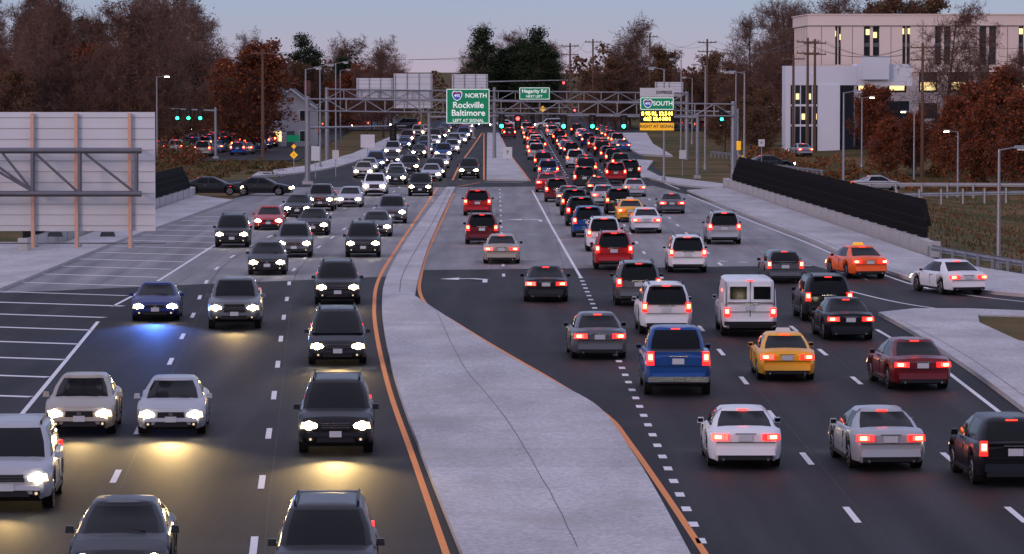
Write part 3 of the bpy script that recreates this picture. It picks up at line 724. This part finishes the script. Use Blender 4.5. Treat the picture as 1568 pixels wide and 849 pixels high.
kr=P(777,248).y
roadsign('keep_right_sign',777,248,kr,9.5-(234-110)/6000*kr,'r',1.0,1.2,M_WSIGN,'7')
roadsign('warning_sign',450,262,372,1.6,'d',.55,.6,M_YSIGN,'2'); roadsign('warning_sign',450,262,372.5,2.4,'d',.35,.4,M_YSIGN)
roadsign('warning_sign',1138,262,345,1.7,'d',.7,.7,M_YSIGN); roadsign('warning_sign',1131,262,350,2.9,'r',.4,.8,M_YSIGN)
roadsign('warning_sign',831,200,640,3.4,'d',.8,.8,M_YSIGN)
roadsign('road_sign_back',483,270,350,2.2,'r',.75,1.3,M_ALU); roadsign('road_sign_back',563,255,390,2.6,'r',1.4,1.3,M_ALU); roadsign('regulatory_sign',1166,262,380,2.6,'r',.6,.7,M_WSIGN,'P')
roadsign('street_name_sign',449,215,470,1.5,'r',1.5,.8,M_GREEN); roadsign('regulatory_sign',1045,270,360,1.9,'r',.6,.8,M_WSIGN); roadsign('regulatory_sign',514,262,355,2.0,'r',.6,.8,M_WSIGN)
# ---------------------------------------------------------------- buildings
M_WALL=solid('white_facade_panel',(.76,.62,.56),.7,0,.07,.3); M_BGL=solid('office_glass',(.02,.025,.035),.1,0,.2,.2,spec=.4); M_LITW=emis('lit_window',(1,.72,.32),1.7); M_ROOF=solid('roof_shingle',(.09,.085,.085),.9)
M_WALL2=solid('entrance_white_panel',(.68,.70,.78),.6,0,.05,.3); M_HOUSE=solid('house_siding_white',(.42,.41,.42),.7,0,.1,1)
m=MB(); D=480; x0,x1=Q(1237,60,D).x,Q(1237,60,D).x+44; zt=Q(0,23,D).z; zg=-.5; dep=26
m.box(((x0+x1)/2,D+dep/2,(zt-1.2+zg)/2),(x1-x0-1.6,dep-1.6,zt-1.2-zg),M_BGL)
m.box(((x0+x1)/2,D+dep/2,zt-.65),(x1-x0,dep,1.3),M_WALL); m.box(((x0+x1)/2,D+dep/2,zt+.06),(x1-x0+.3,dep+.3,.12),M_WALL)
m.box(((x0+x1)/2,D+dep/2,zt-1.36),(x1-x0-.2,dep-.2,.1),M_DSTEEL)
zl=Q(0,105,D).z
m.box(((x0+x1)/2,D+dep/2,zl-.0),(x1-x0-.4,dep-.4,.9),M_WALL)
cuts=[(1279,1288),(1323,1347),(1382,1394),(1432,1456),(1500,1526),(1560,1580),(1620,1640),(1690,1710)]
px=1237; 
for c0,c1 in cuts+[(1786,1786)]:
    a=Q(px,60,D).x;b=Q(c0,60,D).x
    m.box(((a+b)/2,D+.5,(zt-1.4+zl+.45)/2),(b-a,.7,zt-1.4-zl-.45),M_WALL)
    if b-a>2: m.box(((a+b)/2,D+.14,(zt-1.4+zl+.45)/2),(.05,.04,zt-1.4-zl-.5),M_DSTEEL)
    if c1>c0:
        cx=(Q(c0,60,D).x+Q(c1,60,D).x)/2; m.box((cx,D+.62,(zt-1.4+zl+.45)/2),(.35 if c1-c0>15 else .12,.4,zt-1.4-zl-.45),M_WALL)
        m.box((cx,D+.7,(zt+zl)/2-.4),(Q(c1,0,D).x-Q(c0,0,D).x,.25,.5),M_DSTEEL)
        if R.random()<.8:
            for sx in(-1,1): m.box((cx+sx*.45,D+.72,zl+3.6+R.random()),(.45,.06,.7),M_LITW)
    px=c1
for i in range(6):
    y=D+1+i*dep/6; m.box((x0+.5,y+.9,(zt-1.4+zl+.45)/2),(.7,2.9,zt-1.4-zl-.45),M_WALL)
zb2=Q(0,150,D).z
for z in(zb2,zb2-3.2): m.box(((x0+x1)/2,D+dep/2,z),(x1-x0-.8,dep-.8,1.3),M_WALL)
for i in range(12): m.box((x0+1.5+i*3.8,D+.6,(zl+zg)/2),(1.5,.3,zl-zg),M_WALL)
for i in range(10): m.box((x0+3.4+i*3.8,D+.75,zb2+1.4),(1.8,.1,1.0),M_LITW)
m.obj('office_building')
m=MB(); D=468; a=Q(1203,107,D);b=Q(1312,107,D); zt=a.z
m.box(((a.x+b.x)/2,D+3,(zt+zg)/2),(b.x-a.x-.6,5.4,zt-zg-.4),M_BGL); m.box(((a.x+b.x)/2,D+3,zt-.7),(b.x-a.x,6,2.3),M_WALL2)
c=Q(1396,97,D); m.box(((b.x+c.x)/2+.01,D+3,Q(0,97,D).z-1.4),(c.x-b.x,6.5,2.6),M_WALL2); m.box(((b.x+c.x)/2,D+3,2.5),(c.x-b.x-.5,5.5,7),M_BGL)
m.box((Q(1340,0,D).x,D-.6,Q(0,104,D).z),(3.2,1.2,2.8),M_WALL2)
m.box((a.x+.3,D+3,(zt-1.85+zg)/2),(.6,6.0,zt-zg-1.88),M_WALL2)
# solid white bay beside the glazed stair
m.box((Q(1270,0,D).x,D+.1,(zt-1.85+zg)/2),(2.6,.5,zt-zg-1.86),M_WALL2)
for i in range(5): m.box((a.x+1.1+i*.7,D+.2,(zt-1.85+zg)/2),(.10,.2,zt-zg-1.9),M_WALL2)
for k in(1,2): m.box((a.x+2.1,D+.22,zt-1.85-k*2.4),(3.4,.16,.25),M_WALL2)
for i in range(4): m.box((a.x+1.45+i*.7,D+.26,zt-3.2-(i%2)*2.4),(.4,.1,.7),M_LITW)
m.obj('office_entrance_wing')
def house(px,pytop,d,w_,dep,hw,wallm,name='white_house',rz=0):
    m=MB(); q=Q(px,pytop,d); x=q.x; z0=hgt(x,d)-.2; zt=q.z; ze=zt-hw
    M_H=wallm
    m.box((x,d+dep/2,(z0+ze)/2),(w_,dep,ze-z0),M_H)
    m.face([(x-w_/2,d,ze),(x+w_/2,d,ze),(x,d,zt)],M_H)
    e=.4
    for s in(-1,1):
        m.face([(x,d-e,zt+.08),(x+s*(w_/2+e),d-e,ze-.15),(x+s*(w_/2+e),d+dep,ze-.15),(x,d+dep,zt+.08)],M_ROOF)
        m.tube((x,d-e,zt+.03),(x+s*(w_/2+e),d-e,ze-.2),.09,.09,M_WALL2,4)
    for sx in(-.28,.28):
        for zz in(1.6,4.2):
            if z0+zz+1<ze:
                m.box((x+sx*w_,d-.02,z0+zz),(1.2,.08,1.5),M_WALL2); m.box((x+sx*w_,d-.05,z0+zz),(1.0,.06,1.3),M_BGL if R.random()<.6 else M_LITW)
    m.box((x,d-.03,z0+1.2),(1,.08,2.1),M_DSTEEL); m.box((x+w_*.3,d+dep*.6,zt+.2),(.8,.8,1.8),solid('brick',(.2,.07,.05),.9))
    m.obj(name)
house(445,137,500,6,10,2.3,M_HOUSE); house(398,120,560,9,12,2.8,solid('siding',(.20,.18,.17),.8),'sided_house'); house(560,150,700,11,10,3,solid('siding_blue',(.2,.22,.26),.8),'sided_house'); house(1165,150,640,12,10,3,M_HOUSE)
# ---------------------------------------------------------------- trees
M_BARK=solid('bark',(.10,.065,.052),.95,0,.3,3,spec=.1); M_TWIG=solid('twigs',(.155,.088,.070),.95,0,.35,.25,spec=.1)
def leafm(n,c,v=.5): return solid(n,c,.8,0,v,.7,spec=.1)
M_RUST=leafm('rust_leaves',(.21,.052,.022)); M_RUST2=leafm('dark_rust_leaves',(.10,.034,.018)); M_ORL=leafm('orange_leaves',(.32,.11,.03)); M_OLIVE=leafm('olive_leaves',(.09,.085,.03)); M_PINE=leafm('pine_needles',(.018,.032,.014)); M_PINE2=leafm('pine_needles_top_lit',(.045,.066,.028)); M_BR=leafm('dry_brown_leaves',(.15,.08,.045))
def rv(r,s=1): return Vector((r.gauss(0,s),r.gauss(0,s),r.gauss(0,s)))
def quad(m,p,s,mat,r):
    u=rv(r).normalized(); v=u.cross(rv(r)).normalized()
    m.face([p-u*s*.5,p+v*s*.35,p+u*s*.5,p-v*s*.35],mat)
def tree(seed,H,spread,leaf,mats,ls=.28,trunk0=.25):
    r=random.Random(seed); m=MB(); tips=[]
    def br(p,d,l,rad,lev):
        n=(7,4,3,2,1)[lev]; q=p
        for i in range(n):
            d2=(d+rv(r,(.06,.14,.2,.25,.3)[lev])+Vector((0,0,(.0,.10,.06,.04,.02)[lev]))).normalized()
            q2=q+d2*(l/n); ra=rad*(1-.8*i/n); rb=rad*(1-.8*(i+1)/n)
            m.tube(q,q2,max(ra,.016),max(rb,.014),M_BARK if lev<2 else M_TWIG,(7,5,3,3,3)[lev],False)
            t=(i+1)/n
            if lev<4:
                if lev==0: k=0 if t<trunk0 else 4
                else: k=(0,2,2,3)[lev]
                for _ in range(k):
                    side=d2.cross(rv(r)).normalized(); nd=(d2*(.55 if lev else .45)+side*.8).normalized()
                    ll=(spread*(1.15-t*.65) if lev==0 else l*r.uniform(.42,.62))
                    br(q+(q2-q)*r.random(),nd,ll,rb*.55 if lev==0 else rb*.6,lev+1)
            q,d=q2,d2
        if lev>=3: tips.append(q)
    br(Vector((0,0,-.3)),Vector((0,0,1)),H*.93,H*.015,0)
    for t in tips:
        if r.random()<leaf:
            for _ in range(2):
                quad(m,t+rv(r,.22),ls*r.uniform(.6,1.3),mats[0] if r.random()<.55 else r.choice(mats),r)
    return m.mesh('tree_mesh')
def pine(seed,H):
    r=random.Random(seed); m=MB(); m.tube((0,0,-.3),(0,0,H*.95),.24,.05,M_BARK,7)
    for i in range(46):
        t=.28+.72*(i/46)**.9; z=H*t; L_=H*.24*(1.1-t)**.55*r.uniform(.55,1.25)*(1 if t>.4 else .7); a=r.random()*6.28
        e=Vector((math.cos(a)*L_,math.sin(a)*L_,z+L_*r.uniform(.0,.4)))
        m.tube((0,0,z),e,.06,.02,M_BARK,4,False)
        for k in range(3):
            c=Vector((0,0,z))+(e-Vector((0,0,z)))*(.5+.25*k)+rv(r,.3)
            for _ in range(55):
                o=rv(r,1); o=Vector((o.x*.6,o.y*.6,o.z*.32)); quad(m,c+o,r.uniform(.2,.42),M_PINE2 if o.z>.15 and r.random()<.5 else M_PINE,r)  # paler needles on clump tops: light from above put into the colour
    return m.mesh('pine_mesh')
BARE=[tree(i,17,5.2+.5*i,.0 if i<3 else .12,[M_BR,M_RUST2]) for i in range(4)]
RUST=[tree(20+i,13,4.2,(.95,.6,.8)[i],[M_RUST,M_RUST2,M_ORL if i%2 else M_BR],.34,.15) for i in range(3)]
BRN=[tree(30,14,4.6,.6,[M_BR,M_RUST2,M_OLIVE],.3,.2)]
PINE=[pine(5,17),pine(8,15)]
def ptree(kind,px,d,pytop,wd=1):
    me,hh,nm={'b':(R.choice(BARE),17,'bare_tree'),'r':(R.choice(RUST),13,'autumn_tree'),'n':(BRN[0],14,'autumn_tree'),'p':(R.choice(PINE),16.5,'pine_tree')}[kind]
    q=Q(px,pytop,d); z0=hgt(q.x,d); s=(q.z-z0)/hh
    inst(nm,me,(q.x,d,z0),R.random()*6.28,(s*wd,s*wd,s))
for i in range(22): ptree('b',R.uniform(-40,290),R.uniform(470,640),R.uniform(-25,45),.9)
for i in range(12): ptree('b',R.uniform(250,610),R.uniform(560,690),R.uniform(48,88),1)
for px in(215,60,130,178): ptree('b',px,450,R.uniform(0,25))
for i in range(26): ptree(R.choice('rrn'),R.uniform(-30,390),R.uniform(440,620),R.uniform(65,130),1.15)
for i in range(10): ptree(R.choice('nrb'),R.uniform(420,640),R.uniform(600,690),R.uniform(85,130))
for px,t in((65,-5),(90,5),(130,15),(40,10),(150,22),(480,70),(465,62),(525,78)): ptree('p',px,640,t,.9)
for px,t in((740,52),(765,66),(800,68),(825,52),(842,72),(782,78),(815,80)): ptree('p',px,R.uniform(680,700),t,1)
for i in range(8): ptree('b',R.uniform(715,870),R.uniform(700,780),R.uniform(48,90))
for px,t in((985,38),(965,60),(940,78),(1015,75)): ptree('b',px,690,t)
for i in range(16): ptree(R.choice('nbnr'),R.uniform(900,1220),R.uniform(620,720),R.uniform(75,125),1.1)
for px,t in((1185,8),(1150,22),(1215,2),(1232,15)): ptree('b',px,R.uniform(520,600),t)
for px,t in((1285,-2),(1310,5),(1345,0),(1370,-5),(1410,-2)): ptree(R.choice('bn'),px,560,t)
for px,t,d in((1445,8,430),(1515,60,425),(1560,75,400)): ptree('b',px,d,t,.95)
for px,t,d in((1335,130,455),(1480,150,410),(1520,120,420),(1555,105,400),(1400,172,420),(1440,175,430),(1350,182,415),(1565,140,380),(1500,165,400)): ptree('r',px,d,t,1.15)
for px,t,d in((1110,150,470),(1150,150,480),(1172,140,500),(1165,165,440)): ptree('n',px,d,t,1.2)
m=MB(); r=random.Random(3)
for i in range(26000):
    x=r.uniform(-150,150); y=r.uniform(760,830); top=9+3*math.sin(x*.11)+2*math.sin(x*.37+1)+1.5*math.sin(x*1.1)
    z=top*(1-r.random()**1.6); quad(m,Vector((x,y,z)),r.uniform(.5,1.1),r.choice((M_RUST2,M_BR,M_PINE,M_TWIG)),r)
m.obj('distant_tree_line')
m=MB()
def shrub(cx,cy,w_,h_,mats,n=260):
    z0=hgt(cx,cy)
    for _ in range(n):
        a=r.random()*6.28; q=math.sqrt(r.random()); zz=r.random()*h_*(1-q*q*.7)
        quad(m,Vector((cx+math.cos(a)*q*w_,cy+math.sin(a)*q*w_,z0+zz)),r.uniform(.15,.4),r.choice(mats),r)
for i in range(150):
    px=r.uniform(-40,300) ; d=r.uniform(400,470); shrub((px-784)/6000*d,d,r.uniform(.8,2.2),r.uniform(.8,2.6),[M_RUST2,M_BR,M_RUST] if r.random()<.7 else [M_OLIVE,M_BR],160)
for i in range(30):
    px=r.uniform(240,430); d=r.uniform(352,405); shrub((px-784)/6000*d,d,r.uniform(.6,1.5),r.uniform(.3,1.0),[M_BR,M_OLIVE],120)
for i in range(60):
    px=r.uniform(1120,1600); d=r.uniform(385,440); shrub((px-784)/6000*d,d,r.uniform(.6,1.8),r.uniform(.6,2.2),[M_RUST,M_BR,M_OLIVE,M_ORL],150)
m.obj('roadside_shrubs')
m=MB()
for i in range(16000):
    if r.random()<.6: x=r.uniform(23,60); y=r.uniform(180,400)
    else: x=r.uniform(-60,-26); y=r.uniform(350,420)
    if x<-22 and y<345: continue
    z=hgt(x,y); a=r.random()*6.28; hh=r.uniform(.08,.3); s=.08
    m.face([(x-s*math.cos(a),y-s*math.sin(a),z-.05),(x+s*math.cos(a),y+s*math.sin(a),z-.05),(x+r.gauss(0,.06),y,z+hh)],r.choice((M_BR,M_OLIVE,M_OLIVE,M_RUST)))
m.obj('grass_tufts')
# ---------------------------------------------------------------- light
w_=bpy.data.worlds.new("World"); scene.world=w_; w_.use_nodes=True; n=w_.node_tree.nodes; l=w_.node_tree.links
bg=n['Background']; sky=n.new('ShaderNodeTexSky'); sky.sky_type='NISHITA'; sky.sun_disc=False; sky.sun_elevation=math.radians(6); sky.sun_rotation=math.radians(215); sky.air_density=1; sky.dust_density=.5; sky.ozone_density=2
mx=n.new('ShaderNodeMix'); mx.data_type='RGBA'; mx.blend_type='MULTIPLY'; mx.inputs[0].default_value=1; mx.inputs[7].default_value=(.75,.8,1.2,1)
l.new(sky.outputs[0],mx.inputs[6]); l.new(mx.outputs[2],bg.inputs[0]); bg.inputs[1].default_value=.05
tc=n.new('ShaderNodeTexCoord'); sp=n.new('ShaderNodeSeparateXYZ'); l.new(tc.outputs['Generated'],sp.inputs[0])
rp=n.new('ShaderNodeValToRGB'); l.new(sp.outputs[2],rp.inputs[0]); e=rp.color_ramp.elements
e[0].position=0; e[0].color=(.38,.32,.45,1); e[1].position=1; e[1].color=(.63,.60,.80,1)
for p_,c_ in((.008,(.31,.32,.47)),(.018,(.24,.32,.50)),(.25,(.38,.38,.56))):
    k=e.new(p_); k.color=(*c_,1)
b2=n.new('ShaderNodeBackground'); b2.inputs[1].default_value=1.0; l.new(rp.outputs[0],b2.inputs[0])
ad=n.new('ShaderNodeAddShader'); l.new(bg.outputs[0],ad.inputs[0]); l.new(b2.outputs[0],ad.inputs[1]); l.new(ad.outputs[0],n['World Output'].inputs[0])
su=bpy.data.lights.new('sun','SUN'); su.energy=.8; su.angle=math.radians(16); su.color=(1,.70,.60)
so=bpy.data.objects.new('sun',su); scene.collection.objects.link(so)
el=math.radians(14); az=math.radians(215)
dirv=Vector((math.sin(az)*math.cos(el),math.cos(az)*math.cos(el),math.sin(el)))
so.rotation_euler=dirv.to_track_quat('Z','Y').to_euler()
cam=bpy.data.cameras.new('camera'); co=bpy.data.objects.new('camera',cam); scene.collection.objects.link(co)
co.location=(0,0,CH); co.rotation_euler=(math.pi/2-TH,0,0); cam.sensor_width=36; cam.lens=36*F/1568; cam.clip_end=30000; cam.clip_start=1
scene.camera=co
scene.view_settings.view_transform='Standard'; scene.view_settings.look='None'; scene.view_settings.exposure=0
